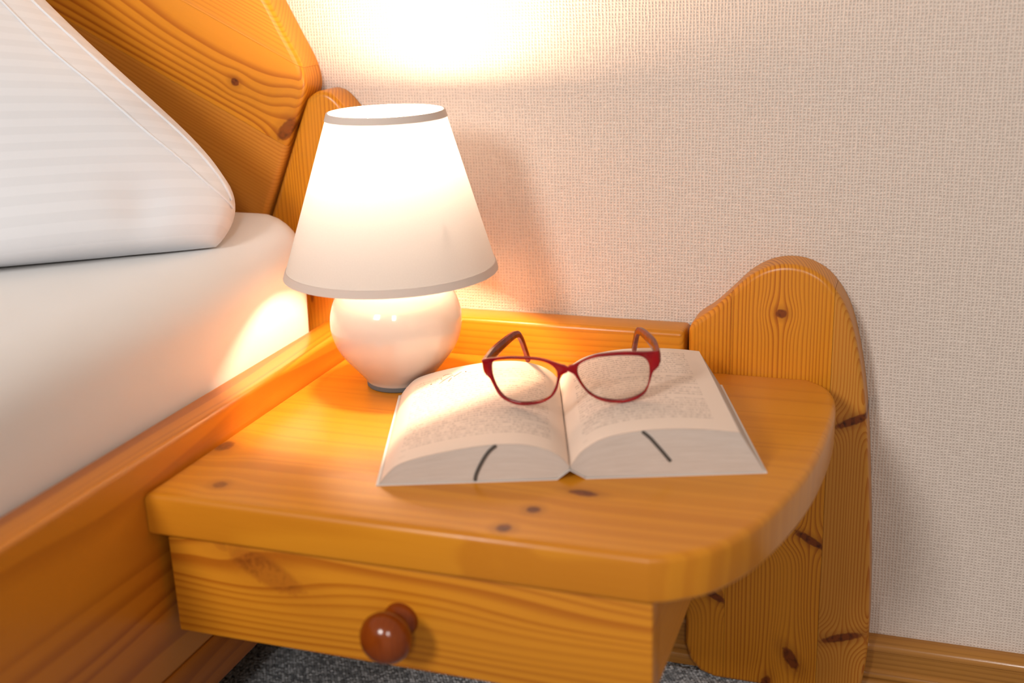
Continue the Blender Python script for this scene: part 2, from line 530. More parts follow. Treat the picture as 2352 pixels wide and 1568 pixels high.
# ------------------------------------------------------------------ bed
bed = thing('bed', 'honey-coloured pine bed frame with a slanted headboard left of the nightstand', 'bed', (-1.2, 0.1, FLOOR))
P_SIDE = [pine('pine_bed_rail', 'yzx', 21, freq=95, contrast=0.55, pith=(-0.02, -0.66), rough=0.30, base=(0.61, 0.208, 0.014), dark=(0.32, 0.072, 0.004), wob=0.026, tone=0.5), None,
          pine('pine_bed_skirt', 'yzx', 23, freq=150, contrast=0.5, rough=0.4, base=(0.46, 0.140, 0.012), dark=(0.24, 0.055, 0.004))]
obj_bm('side_rail', bm_box(-0.5645, -0.5290, -1.00, 1.0290, -0.1590, 0.0255, 0.0045, 3), P_SIDE[0], bed)
obj_bm('side_plank', bm_box(-0.5595, -0.5296, -1.00, 1.0290, -0.2030, -0.1592, 0.0020, 2), P_SIDE[2], bed)
for yy in (-0.96, 0.93):
    for xx in (-0.80, -1.85):
        obj_bm('leg', bm_box(xx, xx + 0.05, yy, yy + 0.05, FLOOR, -0.16, 0.003, 2), P_SIDE[2], bed)
obj_bm('side_rail', bm_box(-1.98, -1.945, -1.00, 1.0290, -0.203, 0.0255, 0.0045, 2), P_SIDE[0], bed)
obj_bm('foot_rail', bm_box(-1.945, -0.5645, -1.03, -0.995, -0.203, 0.0255, 0.0045, 2), P_SIDE[0], bed)
obj_bm('slat_base', bm_box(-1.944, -0.566, -0.99, 1.02, -0.130, -0.105, 0.001, 1), P_SIDE[2], bed)

# headboard: slanted boards with an arched outline
ANG = math.radians(27.5)
hb = catmull([(-0.6420, 0.090), (-0.6050, 0.175), (-0.5765, 0.2385)], 2) + \
     catmull([(-0.5720, 0.2470), (-0.5695, 0.2570), (-0.5700, 0.2680), (-0.5745, 0.2830), (-0.5880, 0.3095), (-0.6055, 0.3440),
              (-0.6250, 0.3800), (-0.6550, 0.4250), (-0.7000, 0.4800), (-0.7700, 0.5350), (-0.8800, 0.5850), (-1.0500, 0.6150), (-1.25, 0.62)], 6)
hb_poly = [(-1.95, -0.10), (-0.7230, -0.10)] + [(p.x, p.y) for p in hb] + [(-1.95, 0.62)]
# knot positions expressed in the rotated (grain) frame
def hbg(x, z):
    return (x * math.cos(ANG) - z * math.sin(ANG), x * math.sin(ANG) + z * math.cos(ANG))
def hk(x, z, a, b, an, d):
    g = hbg(x, z); return (g[0], g[1], a, b, an, d)
hb_mats = [pine('pine_headboard_a', 'xzy', 31, freq=330, contrast=0.45, pith=(0.5, 0.8), rot=-ANG, wob=0.008),
           pine('pine_headboard_b', 'xzy', 32, freq=230, contrast=0.85, pith=(-0.02, 0.955), rot=-ANG, wob=0.020,
                knots=[hk(-0.6465, 0.2620, 0.0050, 0.0040, 0.0, 1.1), hk(-0.5935, 0.2165, 0.0070, 0.0150, -0.3, 0.9)]),
           pine('pine_headboard_c', 'xzy', 33, freq=310, contrast=0.45, pith=(0.6, 0.8), rot=-ANG, wob=0.008, base=(0.60, 0.235, 0.03))]
nrm = Vector((math.sin(ANG), 0, math.cos(ANG)))
seams = [-0.020, -0.098]
for k in range(3):
    b2 = slab(hb_poly, 1.0300, WALL - 0.0005, 0.0065, 0.0, 'y', 4)
    if k > 0: cut(b2, nrm * (seams[k - 1] - 0.0001), nrm)
    if k < 2: cut(b2, nrm * (seams[k] + 0.0001), -nrm)
    obj_bm('headboard_plank', b2, hb_mats[k], bed, smooth=40)
hp = catmull([(-0.7150, -0.0900), (-0.6385, 0.090), (-0.6015, 0.1740), (-0.5745, 0.2350), (-0.5665, 0.2480), (-0.5530, 0.2535), (-0.5380, 0.2470), (-0.5220, 0.2250),
              (-0.5080, 0.1850), (-0.4960, 0.1300), (-0.4830, 0.0800), (-0.4700, 0.0550), (-0.4610, 0.0450)], 6)
hp_poly = [(p.x, p.y) for p in hp] + [(-0.4595, 0.038), (-0.4595, -0.09)]
P_HP = pine('pine_headboard_post', 'zxy', 34, freq=300, contrast=0.75, pith=(-0.70, 0.96), wob=0.016, rough=0.28,
            knots=[(0.048, -0.5820, 0.007, 0.0022, 0.0, 0.9), (0.022, -0.5600, 0.005, 0.0015, 0.0, 0.7)])
obj_bm('headboard_post', slab(hp_poly, 1.0302, WALL - 0.0005, 0.0060, 0.0, 'y', 4), P_HP, bed, smooth=40)

# ------------------------------------------------------------------ mattress under a fitted sheet
def cotton(name, color, stripe=False):
    t = NT(name)
    v = t.attr('tf').outputs['Vector']
    x, y, z = t.sep(v)
    n = t.noise(v, 1400.0, 2.0)
    n2 = t.noise(v, 7.0, 2.0)
    h = t.m('ADD', t.m('MULTIPLY', n, 0.15), t.m('MULTIPLY', n2, 6.0))
    col = color
    if stripe:
        a = t.attr('st').outputs['Vector']
        sx, sy, sz = t.sep(a)
        w = t.m('FRACT', t.m('MULTIPLY', sx, 42.0))
        w = t.m('MULTIPLY', t.smooth(w, 0.42, 0.47), t.smooth(w, 0.97, 0.92))
        col = t.mix(w, color, tuple(c * 0.96 for c in color))
    p = t.principled(Base_Color=col, Roughness=0.85)
    p.inputs['Specular IOR Level'].default_value = 0.2
    p.inputs['Sheen Weight'].default_value = 0.15
    t.link(t.bump(h, 0.25, 0.0015), p.inputs['Normal'])
    return t.done(p.outputs[0])
SHEET = cotton('white_sheet', (0.83, 0.82, 0.815))

def superbox(x0, x1, y0, y1, z0, z1, rx, nseg=12, edge=8):
    """box with a large soft roll at the top edge and rounded plan corners; returns bm."""
    bm = bmesh.new()
    # plan outline samples
    def plan(d):
        pts = []
        r = max(rx - d, 0.004)
        for (cx, cy, a0) in ((x1 - rx, y1 - rx, 0), (x0 + rx, y1 - rx, 90), (x0 + rx, y0 + rx, 180), (x1 - rx, y0 + rx, 270)):
            for k in range(nseg + 1):
                a = math.radians(a0 + 90 * k / nseg)
                pts.append((cx + r * math.cos(a), cy + r * math.sin(a)))
        return pts
    # densify the long straight sides so that wrinkles can be pushed in
    def dens(p):
        out = []
        n = len(p)
        for i in range(n):
            a, b = Vector(p[i]), Vector(p[(i + 1) % n])
            out.append(a)
            L = (b - a).length
            m = int(L / 0.02)
            for k in range(1, m):
                out.append(a.lerp(b, k / m))
        return out
    base = dens(plan(0.0))
    ctr_x0, ctr_x1, ctr_y0, ctr_y1 = x0 + rx, x1 - rx, y0 + rx, y1 - rx
    rings = []
    H = [(0.010, z0), (0.003, z0 + 0.03), (0.0, z0 + 0.07)]
    for d, zz in H:
        rings.append((d, zz))
    rr = rx
    for k in range(0, edge + 1):
        a = math.pi / 2 * k / edge
        rings.append((rr * (1 - math.cos(a)) * 0.96, z1 - rr + rr * math.sin(a)))
    rows = []
    for d, zz in rings:
        row = []
        for p in base:
            c = Vector((min(max(p.x, ctr_x0), ctr_x1), min(max(p.y, ctr_y0), ctr_y1)))
            off = p - c
            q = c + off * ((rx - d) / rx)
            row.append(bm.verts.new((q.x, q.y, zz)))
        rows.append(row)
    for a, b in zip(rows[:-1], rows[1:]):
        n = len(a)
        for i in range(n):
            j = (i + 1) % n
            bm.faces.new((a[i], a[j], b[j], b[i]))
    last = rows[-1]
    for ins in (0.012, 0.025, 0.04, 0.055, 0.07, 0.09, 0.12, 0.16, 0.22, 0.32, 0.45):
        row = []
        for p in base:
            row.append(bm.verts.new((min(max(p.x, ctr_x0 + ins), ctr_x1 - ins), min(max(p.y, ctr_y0 + ins), ctr_y1 - ins), z1)))
        n = len(row)
        for i in range(n):
            j = (i + 1) % n
            bm.faces.new((last[i], last[j], row[j], row[i]))
        last = row
    bm.faces.new(last); bm.faces.new(rows[0])
    bmesh.ops.remove_doubles(bm, verts=bm.verts[:], dist=1e-5)
    return bm
def mattress_z(y):
    return 0.1245 + 0.0175 * math.exp(-((y - 1.0) / 0.055) ** 2)
bm = superbox(-1.943, -0.5655, -0.99, 1.0265, -0.1045, 0.1245, 0.046)
for v in bm.verts:
    w = mnoise.noise(Vector((v.co.x * 6, v.co.y * 6, v.co.z * 9)))
    w2 = mnoise.noise(Vector((v.co.x * 22 + v.co.y * 10, v.co.y * 22, v.co.z * 25)))
    if v.co.x > -0.75:
        v.co.x += 0.0030 * w * (1 if v.co.z > 0.03 else 0.2) - (0.004 if v.co.z < 0.03 else 0.0)
    if v.co.z > 0.05:
        v.co.z += (mattress_z(v.co.y) - 0.1245) * min(1.0, (v.co.z - 0.05) / 0.04) + 0.0012 * w + 0.0004 * w2
    # the head-end corner sags a little
    if v.co.z > 0.06:
        dx = max(0.0, v.co.x + 0.66) / 0.10; dy = max(0.0, v.co.y - 0.92) / 0.10
        v.co.z -= 0.0 * min(1, dx) * min(1, dy)
mt = obj_bm('mattress', bm, SHEET, None, smooth=80)
set_origin(mt, (-1.25, 0.0, -0.104))
tag(mt, 'thick mattress in a smooth white fitted sheet on the pine bed', 'mattress')

# ------------------------------------------------------------------ pillow
PILLOW = cotton('white_pillowcase', (0.78, 0.80, 0.85), stripe=True)
c0 = Vector((-0.6035, 0.9220, 0.1270))       # lower corner next to the lamp
c1 = Vector((-1.1000, 0.5820, 0.0950))
c3 = Vector((-1.0420, 0.9600, 0.6050))
c2 = Vector((-1.5000, 0.7200, 0.6300))
NU, NV = 80, 80
nvec = (c1 - c0).cross(c3 - c0).normalized()
if nvec.y > 0: nvec = -nvec
udir = (c1 - c0).normalized()
def pillow_pt(s, t, side):
    base = c0.lerp(c1, s).lerp(c3.lerp(c2, s), t)
    k = max(0.0, 1 - t / 0.1) ** 1.5
    base = base + Vector((0.0, -0.02 * k, 0.0))
    def prof(q):
        q = min(1.0, q)
        return math.sqrt(max(0.0, 1 - (1 - q) ** 2.2))
    th = prof(min(s, 1 - s) / 0.42) ** 0.72 * prof(min(t, 1 - t) / 0.40) ** 0.62
    pin = base + nvec * side * (0.114 if side > 0 else 0.045) * th
    # the side edge bellies out a little above the corner
    pin -= udir * 0.042 * (t / 0.125) * math.exp(1 - t / 0.125) * (1 - s) ** 4
    w = mnoise.noise(Vector((base.x * 9 + base.z * 5, base.y * 9, base.z * 9 - base.x * 4)))
    w2 = mnoise.noise(Vector((base.x * 16 + base.z * 22 + 3, base.y * 8, base.z * 10)))
    pin += nvec * side * th * (0.007 * w + 0.0026 * w2)
    pin -= nvec * side * 0.007 * math.exp(-((s - 0.11) / 0.03) ** 2 - ((t - 0.05) / 0.035) ** 2)
    return pin
bm = bmesh.new()
st_vals = []
rows = {}
for side in (1, -1):
    for i in range(NU + 1):
        for j in range(NV + 1):
            edge = i in (0, NU) or j in (0, NV)
            if side < 0 and edge:
                rows[(side, i, j)] = rows[(1, i, j)]; continue
            s, t = i / NU, j / NV
            s = s * s * (3 - 2 * s) * 0.5 + s * 0.5; t = t * t * (3 - 2 * t) * 0.5 + t * 0.5
            v = bm.verts.new(pillow_pt(s, t, side))
            rows[(side, i, j)] = v
            st_vals.append((t, s, 0))
for side in (1, -1):
    for i in range(NU):
        for j in range(NV):
            q = [rows[(side, i, j)], rows[(side, i + 1, j)], rows[(side, i + 1, j + 1)], rows[(side, i, j + 1)]]
            bm.faces.new(q if side > 0 else q[::-1])
for v in bm.verts:
    lim = mattress_z(v.co.y) + 0.0022
    if v.co.z < lim: v.co.z = lim
    if v.co.y > 1.027: v.co.y = 1.027
pw = obj_bm('pillow', bm, PILLOW, None, smooth=80)
at = pw.data.attributes.new('st', 'FLOAT_VECTOR', 'POINT')
at.data.foreach_set('vector', [c for s in st_vals for c in s])
set_origin(pw, (-0.95, 0.85, 0.135))
tag(pw, 'plump white cotton pillow propped against the headboard on the mattress', 'pillow')
for path, rad in (([(0.004, 0.060), (0.015, 0.103), (0.020, 0.158), (0.025, 0.212), (0.030, 0.260), (0.032, 0.325), (0.035, 0.398), (0.036, 0.50), (0.036, 0.62)], 0.0015),
                  ([(0.002, 0.050), (0.032, 0.080), (0.050, 0.120), (0.062, 0.160), (0.071, 0.235), (0.080, 0.300), (0.082, 0.380), (0.083, 0.50), (0.083, 0.62)], 0.0012)):
    bm = bmesh.new()
    pts = [pillow_pt(p.x, p.y, 1) + nvec * 0.0002 for p in catmull(path, 10)]
    tube(bm, pts, rad, 6)
    for v in bm.verts: v.co -= Vector((-0.95, 0.85, 0.135))
    sm = obj_bm('seam', bm, PILLOW, pw, smooth=60, local=True)

# ------------------------------------------------------------------ lamp
LX, LY = -0.4430, 0.9330
lamp = thing('table_lamp', 'lit table lamp with a white ceramic globe base and cream conical shade', 'lamp', (LX, LY, 0.0))
GLZ = NT('glazed_white_ceramic')
p = GLZ.principled(Base_Color=(0.54, 0.51, 0.485), Roughness=0.12)
p.inputs['Coat Weight'].default_value = 0.5
p.inputs['Coat Roughness'].default_value = 0.04
M_CER = GLZ.done(p.outputs[0])
M_FOOT = plain('grey_felt_foot', (0.11, 0.115, 0.12), 0.9)
prof = [(0.0, 0.0032), (0.0285, 0.0032), (0.0300, 0.0050), (0.0325, 0.0090), (0.0400, 0.0180), (0.0490, 0.0290), (0.0555, 0.0400), (0.0590, 0.0520), (0.0596, 0.0600),
        (0.0588, 0.0690), (0.0555, 0.0800), (0.0495, 0.0900), (0.0410, 0.0985), (0.0310, 0.1040), (0.0200, 0.1070), (0.0150, 0.1085), (0.0145, 0.118), (0.0, 0.118)]
sm = catmull([(r, z) for r, z in prof[2:16]], 4)
bm = bmesh.new()
lathe(bm, prof[:2] + [(p.x, p.y) for p in sm] + prof[16:], LX, LY, 72)
obj_bm('base', bm, M_CER, lamp, smooth=50)['label'] = 'glossy white ceramic globe'
bm = bmesh.new()
lathe(bm, [(0.0, 0.0002), (0.0293, 0.0002), (0.0300, 0.0010), (0.0300, 0.0042), (0.0285, 0.0048), (0.0, 0.0048)], LX, LY, 64)
obj_bm('foot', bm, M_FOOT, lamp)
M_BRASS = plain('white_plastic_socket', (0.7, 0.68, 0.64), 0.4)
bm = bmesh.new()
lathe(bm, [(0.0, 0.116), (0.008, 0.116), (0.008, 0.135), (0.0165, 0.137), (0.0165, 0.184), (0.014, 0.188), (0.0, 0.188)], LX, LY, 32)
obj_bm('socket', bm, M_BRASS, lamp)
# bulb
BULB_Z = 0.2215
BT = NT('glowing_bulb')
em = BT.new('Emission'); em.inputs[0].default_value = (1.0, 0.66, 0.42, 1); em.inputs[1].default_value = 385.0
M_BULB = BT.done(em.outputs[0])
bm = bmesh.new()
bp = [(0.0125, BULB_Z - 0.034), (0.0130, BULB_Z - 0.026), (0.0165, BULB_Z - 0.016), (0.0205, BULB_Z - 0.006), (0.0218, BULB_Z + 0.002), (0.0205, BULB_Z + 0.011),
      (0.0160, BULB_Z + 0.018), (0.009, BULB_Z + 0.0225), (0.0, BULB_Z + 0.0238)]
lathe(bm, bp, LX, LY, 14)
obj_bm('bulb', bm, M_BULB, lamp, smooth=60)['label'] = 'glowing light bulb'
# shade
R0, R1, Z0, Z1 = 0.0945, 0.0505, 0.1065, 0.2460
def tilt(z):
    k = (z - Z0) / (Z1 - Z0)
    return (-0.0015 + 0.0045 * k, 0.0)
ST = NT('cream_fabric_shade')
v = ST.attr('tf').outputs['Vector']
fx, fy, fz = ST.sep(v)
fn = ST.noise(ST.vec(ST.m('MULTIPLY', ST.m('ARCTAN2', ST.m('SUBTRACT', fy, LY), ST.m('SUBTRACT', fx, LX)), 70.0), 0.0, ST.m('MULTIPLY', fz, 900.0)), 1.0, 2.0)
scol = ST.mix(fn, (0.68, 0.73, 0.82), (0.73, 0.78, 0.87))
d1 = ST.new('BsdfDiffuse'); ST.link(ST.mix(fn, (0.60, 0.55, 0.51), (0.66, 0.61, 0.57)), d1.inputs[0])
d2 = ST.new('BsdfTranslucent'); ST.link(scol, d2.inputs[0])
mx = ST.new('MixShader'); mx.inputs[0].default_value = 0.055
ST.link(d1.outputs[0], mx.inputs[1]); ST.link(d2.outputs[0], mx.inputs[2])
M_SHADE = ST.done(mx.outputs[0])
bm = bmesh.new()
lathe(bm, [(R0 + (R1 - R0) * k / 12, Z0 + (Z1 - Z0) * k / 12) for k in range(13)], LX, LY, 96, tilt)
shade = obj_bm('shade', bm, M_SHADE, lamp, smooth=60)
shade['label'] = 'cream conical fabric lamp shade'
TR = NT('beige_trim_tape')
tp = TR.principled(Base_Color=(0.68, 0.58, 0.52), Roughness=0.8)
M_TRIM = TR.done(tp.outputs[0])
for (za, zb) in ((Z0 - 0.0010, Z0 + 0.0058), (Z1 - 0.0052, Z1 + 0.0010)):
    def rad(z): return R0 + (R1 - R0) * (z - Z0) / (Z1 - Z0)
    bm = bmesh.new()
    w = 0.0008
    loop = [(rad(za) + w, za), (rad(zb) + w, zb), (rad(zb) - w, zb), (rad(za) - w, za), (rad(za) + w, za)]
    lathe(bm, loop, LX, LY, 96, tilt)
    bmesh.ops.remove_doubles(bm, verts=bm.verts[:], dist=1e-6)
    obj_bm('trim', bm, M_TRIM, shade, smooth=30)
# wire spider that carries the shade
M_WIRE = plain('white_wire', (0.7, 0.68, 0.64), 0.4)
bm = bmesh.new()
zc = 0.160
for k in range(3):
    a = math.radians(90 + 120 * k)
    rr = R0 + (R1 - R0) * (zc - Z0) / (Z1 - Z0) - 0.0035
    tube(bm, [(LX + 0.0165 * math.cos(a), LY + 0.0165 * math.sin(a), zc), (LX + rr * math.cos(a), LY + rr * math.sin(a), zc)], 0.0007, 6)
obj_bm('shade_carrier', bm, M_WIRE, shade)

# ------------------------------------------------------------------ open book
BL = Vector((-0.3655, 0.7185, 0.0)); BA = math.radians(19.23)
BU = Vector((math.cos(BA), math.sin(BA), 0)); BN = Vector((-math.sin(BA), math.cos(BA), 0)); BH = 0.190
bo = BL + BU * 0.142 + BN * 0.095
book = thing('open_book', 'thick open paperback lying face up on the nightstand top', 'book', tuple(bo))
def bp3(s, v, z): return BL + BU * s + BN * v + Vector((0, 0, z))
LT = catmull([(0.0025, 0.0022), (0.0076, 0.0084), (0.0150, 0.0150), (0.0260, 0.0192), (0.0442, 0.0236), (0.0667, 0.0273), (0.0874, 0.0293), (0.108, 0.0287),
              (0.1260, 0.0238), (0.1363, 0.0171), (0.1420, 0.0100)], 5)
RT = catmull([(0.1424, 0.0100), (0.1474, 0.0174), (0.1539, 0.0240), (0.1683, 0.0317), (0.1936, 0.0363), (0.222, 0.0370), (0.2473, 0.0351), (0.2660, 0.0324)], 6)
def samp(path, k):
    x = k * (len(path) - 1); i = min(int(x), len(path) - 2); return path[i].lerp(path[i + 1], x - i)
LBt = [Vector(p) for p in ((0.0010, 0.0009), (0.06, 0.0010), (0.1330, 0.0014), (0.1418, 0.0085))]
RBt = [Vector(p) for p in ((0.1426, 0.0085), (0.1535, 0.0014), (0.21, 0.0010), (0.2850, 0.0010))]
def arc_resample(path, n):
    L = [0.0]
    for a, b in zip(path[:-1], path[1:]): L.append(L[-1] + (b - a).length)
    out = []
    for k in range(n + 1):
        d = L[-1] * k / n; i = 0
        while i < len(L) - 2 and L[i + 1] < d: i += 1
        out.append(path[i].lerp(path[i + 1], (d - L[i]) / max(1e-9, L[i + 1] - L[i])))
    return out
PG = NT('page_edges')
lay = PG.attr('lay').outputs['Vector']
l0, l1, l2 = PG.sep(lay)
ln = PG.noise(PG.vec(PG.m('MULTIPLY', l0, 5.0), PG.m('MULTIPLY', l1, 55.0), 0.0), 1.0, 3.0, 0.7)
ln2 = PG.noise(PG.vec(PG.m('MULTIPLY', l0, 2.0), PG.m('MULTIPLY', l1, 9.0), 4.0), 1.0, 2.0)
lf = PG.m('ADD', PG.m('MULTIPLY', PG.m('SUBTRACT', ln, 0.32), 1.5), PG.m('MULTIPLY', PG.m('SUBTRACT', ln2, 0.5), 0.5), clamp=True)
pc = PG.mix(lf, (0.56, 0.50, 0.455), (0.75, 0.70, 0.66))
pp = PG.principled(Base_Color=pc, Roughness=0.85)
PG.link(PG.bump(ln, 0.5, 0.0008), pp.inputs['Normal'])
M_EDGE = PG.done(pp.outputs[0])
NS, NL = 40, 12
def page_block(topp, botp, flip):
    top = arc_resample(topp, NS); bot = arc_resample(botp, NS)
    bm = bmesh.new(); lays = []
    def V(s, v, z, a, b):
        vv = bm.verts.new(bp3(s, v, z)); lays.append((a, b, 0)); return vv
    grids = []
    for v in (0.0, BH):
        g = []
        for i in range(NS + 1):
            g.append([V(*(lambda q: (q.x, v, q.y))(bot[i].lerp(top[i], j / NL)), i / NS, j / NL) for j in range(NL + 1)])
        grids.append(g)
    A, B = grids
    for g in grids:
        for i in range(NS):
            for j in range(NL):
                bm.faces.new((g[i][j], g[i + 1][j], g[i + 1][j + 1], g[i][j + 1]))
    for i in range(NS):
        for j in (0, NL):
            bm.faces.new((A[i][j], A[i + 1][j], B[i + 1][j], B[i][j]))
    for i in (0, NS):
        for j in range(NL):
            bm.faces.new((A[i][j], A[i][j + 1], B[i][j + 1], B[i][j]))
    o = obj_bm('page_block', bm, M_EDGE, book, smooth=40)
    at = o.data.attributes.new('lay', 'FLOAT_VECTOR', 'POINT')
    at.data.foreach_set('vector', [c for q in lays for c in q])
    return o
blkL = page_block(LT, LBt, 0)
blkR = page_block(RT, RBt, 1)

def print_mat(name, seed, header, indent_rows):
    t = NT(name)
    a = t.attr('pg').outputs['Vector']
    u, v, _ = t.sep(a)
    ROWS = 31.0
    v0, v1, u0, u1 = 0.115, header, 0.13, 0.885
    rv = t.m('DIVIDE', t.m('SUBTRACT', v, v0), v1 - v0)
    row = t.m('FLOOR', t.m('MULTIPLY', rv, ROWS)); fr = t.m('FRACT', t.m('MULTIPLY', rv, ROWS))
    inside = t.m('MULTIPLY', t.m('MULTIPLY', t.m('GREATER_THAN', rv, 0.0), t.m('LESS_THAN', rv, 1.0)), 1.0)
    r1 = t.new('TexWhiteNoise', noise_dimensions='2D'); t.link(t.vec(row, seed, 0.0), r1.inputs['Vector'])
    r2 = t.new('TexWhiteNoise', noise_dimensions='2D'); t.link(t.vec(row, seed + 17.0, 0.0), r2.inputs['Vector'])
    short = t.m('MULTIPLY', t.m('GREATER_THAN', r1.outputs[0], 0.84), t.m('MULTIPLY_ADD', r2.outputs[0], 0.5, 0.1))
    right = t.m('SUBTRACT', u1, t.m('MULTIPLY', short, u1 - u0))
    ind = t.m('MULTIPLY', t.m('GREATER_THAN', r2.outputs[0], 0.88), 0.04)
    inside = t.m('MULTIPLY', inside, t.m('MULTIPLY', t.m('GREATER_THAN', u, t.m('ADD', ind, u0)), t.m('LESS_THAN', u, right)))
    # words: 1-D cells with gaps
    wx = t.m('ADD', t.m('MULTIPLY', u, 15.0), t.m('MULTIPLY', r1.outputs[0], 13.7))
    gapn = t.noise(t.vec(t.m('MULTIPLY', wx, 1.6), t.m('MULTIPLY', row, 3.7), seed), 1.0, 0.0)
    word = t.smooth(t.m('ABSOLUTE', t.m('SUBTRACT', t.m('FRACT', t.m('ADD', wx, t.m('MULTIPLY', gapn, 1.5))), 0.5)), 0.43, 0.38)
    # letters
    lx = t.m('MULTIPLY', u, 120.0)
    lt = t.new('TexWhiteNoise', noise_dimensions='2D'); t.link(t.vec(t.m('FLOOR', lx), row, 0.0), lt.inputs['Vector'])
    stem = t.smooth(t.m('ABSOLUTE', t.m('SUBTRACT', t.m('FRACT', lx), 0.5)), 0.50, 0.30)
    asc = t.m('MULTIPLY_ADD', t.m('GREATER_THAN', lt.outputs[0], 0.72), 0.22, 0.56)
    vert = t.m('MULTIPLY', t.smooth(fr, 0.14, 0.22), t.m('LESS_THAN', fr, asc))
    ink = t.m('MULTIPLY', t.m('MULTIPLY', inside, word), t.m('MULTIPLY', stem, vert))
    ink = t.m('MULTIPLY', ink, t.m('MULTIPLY_ADD', lt.outputs[0], 0.45, 0.5))
    # folio number at the foot
    fol = t.m('MULTIPLY', t.m('LESS_THAN', t.m('ABSOLUTE', t.m('SUBTRACT', u, 0.14 if header > 0.9 else 0.86)), 0.018), t.m('LESS_THAN', t.m('ABSOLUTE', t.m('SUBTRACT', v, 0.062)), 0.006))
    fst = t.m('GREATER_THAN', t.m('FRACT', t.m('MULTIPLY', u, 90.0)), 0.35)
    ink = t.m('MAXIMUM', ink, t.m('MULTIPLY', t.m('MULTIPLY', fol, fst), 0.45))
    col = t.mix(t.m('MULTIPLY', ink, 0.50), (0.86, 0.71, 0.605), (0.28, 0.18, 0.14))
    p = t.principled(Base_Color=col, Roughness=0.8)
    p.inputs['Specular IOR Level'].default_value = 0.2
    return t.done(p.outputs[0])

def top_page(path, mat, uflip):
    q = arc_resample(path, 60)
    bm = bmesh.new(); uv = []
    g = []
    NVV = 8
    th = 0.00018
    for lev in (0.00035, 0.00035 + th):
        rows_ = []
        for i, p in enumerate(q):
            rows_.append([])
            for j in range(NVV + 1):
                v = -0.0003 + (BH + 0.0006) * j / NVV
                rows_[-1].append(bm.verts.new(bp3(p.x, v, p.y + lev)))
                uv.append((i / 60, j / NVV, 0))
        g.append(rows_)
    for rows_ in g:
        for i in range(60):
            for j in range(NVV):
                bm.faces.new((rows_[i][j], rows_[i + 1][j], rows_[i + 1][j + 1], rows_[i][j + 1]))
    a, b = g
    for i in range(60):
        for j in (0, NVV): bm.faces.new((a[i][j], a[i + 1][j], b[i + 1][j], b[i][j]))
    for j in range(NVV):
        for i in (0, 60): bm.faces.new((a[i][j], a[i][j + 1], b[i][j + 1], b[i][j]))
    o = obj_bm('page', bm, mat, book, smooth=60)
    at = o.data.attributes.new('pg', 'FLOAT_VECTOR', 'POINT')
    at.data.foreach_set('vector', [c for t in uv for c in t])
    return o
pgL = top_page(LT, print_mat('printed_page_left', 3.0, 0.905, ()), False)
pgR = top_page(RT, print_mat('printed_page_right', 8.0, 0.945, ()), True)
# cover
M_COVER = plain('white_paper_cover', (0.74, 0.71, 0.69), 0.5)
cp = [(-0.0008, 0.0004), (0.07, 0.0004), (0.1325, 0.0005), (0.1420, 0.0078), (0.1538, 0.0005), (0.21, 0.0004), (0.2868, 0.0004)]
bm = bmesh.new(); rws = []
for dz in (-0.0003, 0.0004):
    rws.append([[bm.verts.new(bp3(s, v, z + dz)) for v in (-0.0008, BH + 0.0008)] for s, z in cp])
for r_ in rws:
    for i in range(len(cp) - 1): bm.faces.new((r_[i][0], r_[i + 1][0], r_[i + 1][1], r_[i][1]))
for i in range(len(cp) - 1):
    for k in (0, 1): bm.faces.new((rws[0][i][k], rws[0][i + 1][k], rws[1][i + 1][k], rws[1][i][k]))
for i in (0, len(cp) - 1): bm.faces.new((rws[0][i][0], rws[0][i][1], rws[1][i][1], rws[1][i][0]))
obj_bm('cover', bm, M_COVER, book, smooth=20)
# marker-pen line across the page edges
M_INK = plain('grey_marker_ink', (0.075, 0.068, 0.062), 0.7)
for pts, wd in (([(0.0890, 0.0290), (0.0845, 0.0255), (0.0805, 0.0205), (0.0762, 0.0130), (0.0732, 0.0062), (0.0722, 0.0014)], 0.00135),
                ([(0.1950, 0.0362), (0.2000, 0.0318), (0.2045, 0.0265), (0.2097, 0.0200), (0.2135, 0.0150), (0.2160, 0.0118)], 0.00125)):
    c = catmull(pts, 4)
    bm = bmesh.new(); prev = None
    for i, p in enumerate(c):
        d = (c[min(i + 1, len(c) - 1)] - c[max(i - 1, 0)]).normalized(); nn_ = Vector((-d.y, d.x)) * wd * (1 if 0 < i < len(c) - 1 else 0.6)
        row = [bm.verts.new(bp3(p.x + k * nn_.x, v, min(p.y + k * nn_.y, 0.0365))) for v in (-0.00055, 0.0002) for k in (-1, 1)]
        if prev:
            for a, b in ((0, 1), (1, 3), (3, 2), (2, 0)): bm.faces.new((prev[a], prev[b], row[b], row[a]))
        else: bm.faces.new((row[0], row[1], row[3], row[2]))
        prev = row
    bm.faces.new((prev[0], prev[1], prev[3], prev[2]))
    obj_bm('ink_mark', bm, M_INK, book)['label'] = 'dark marker line across the page edges'
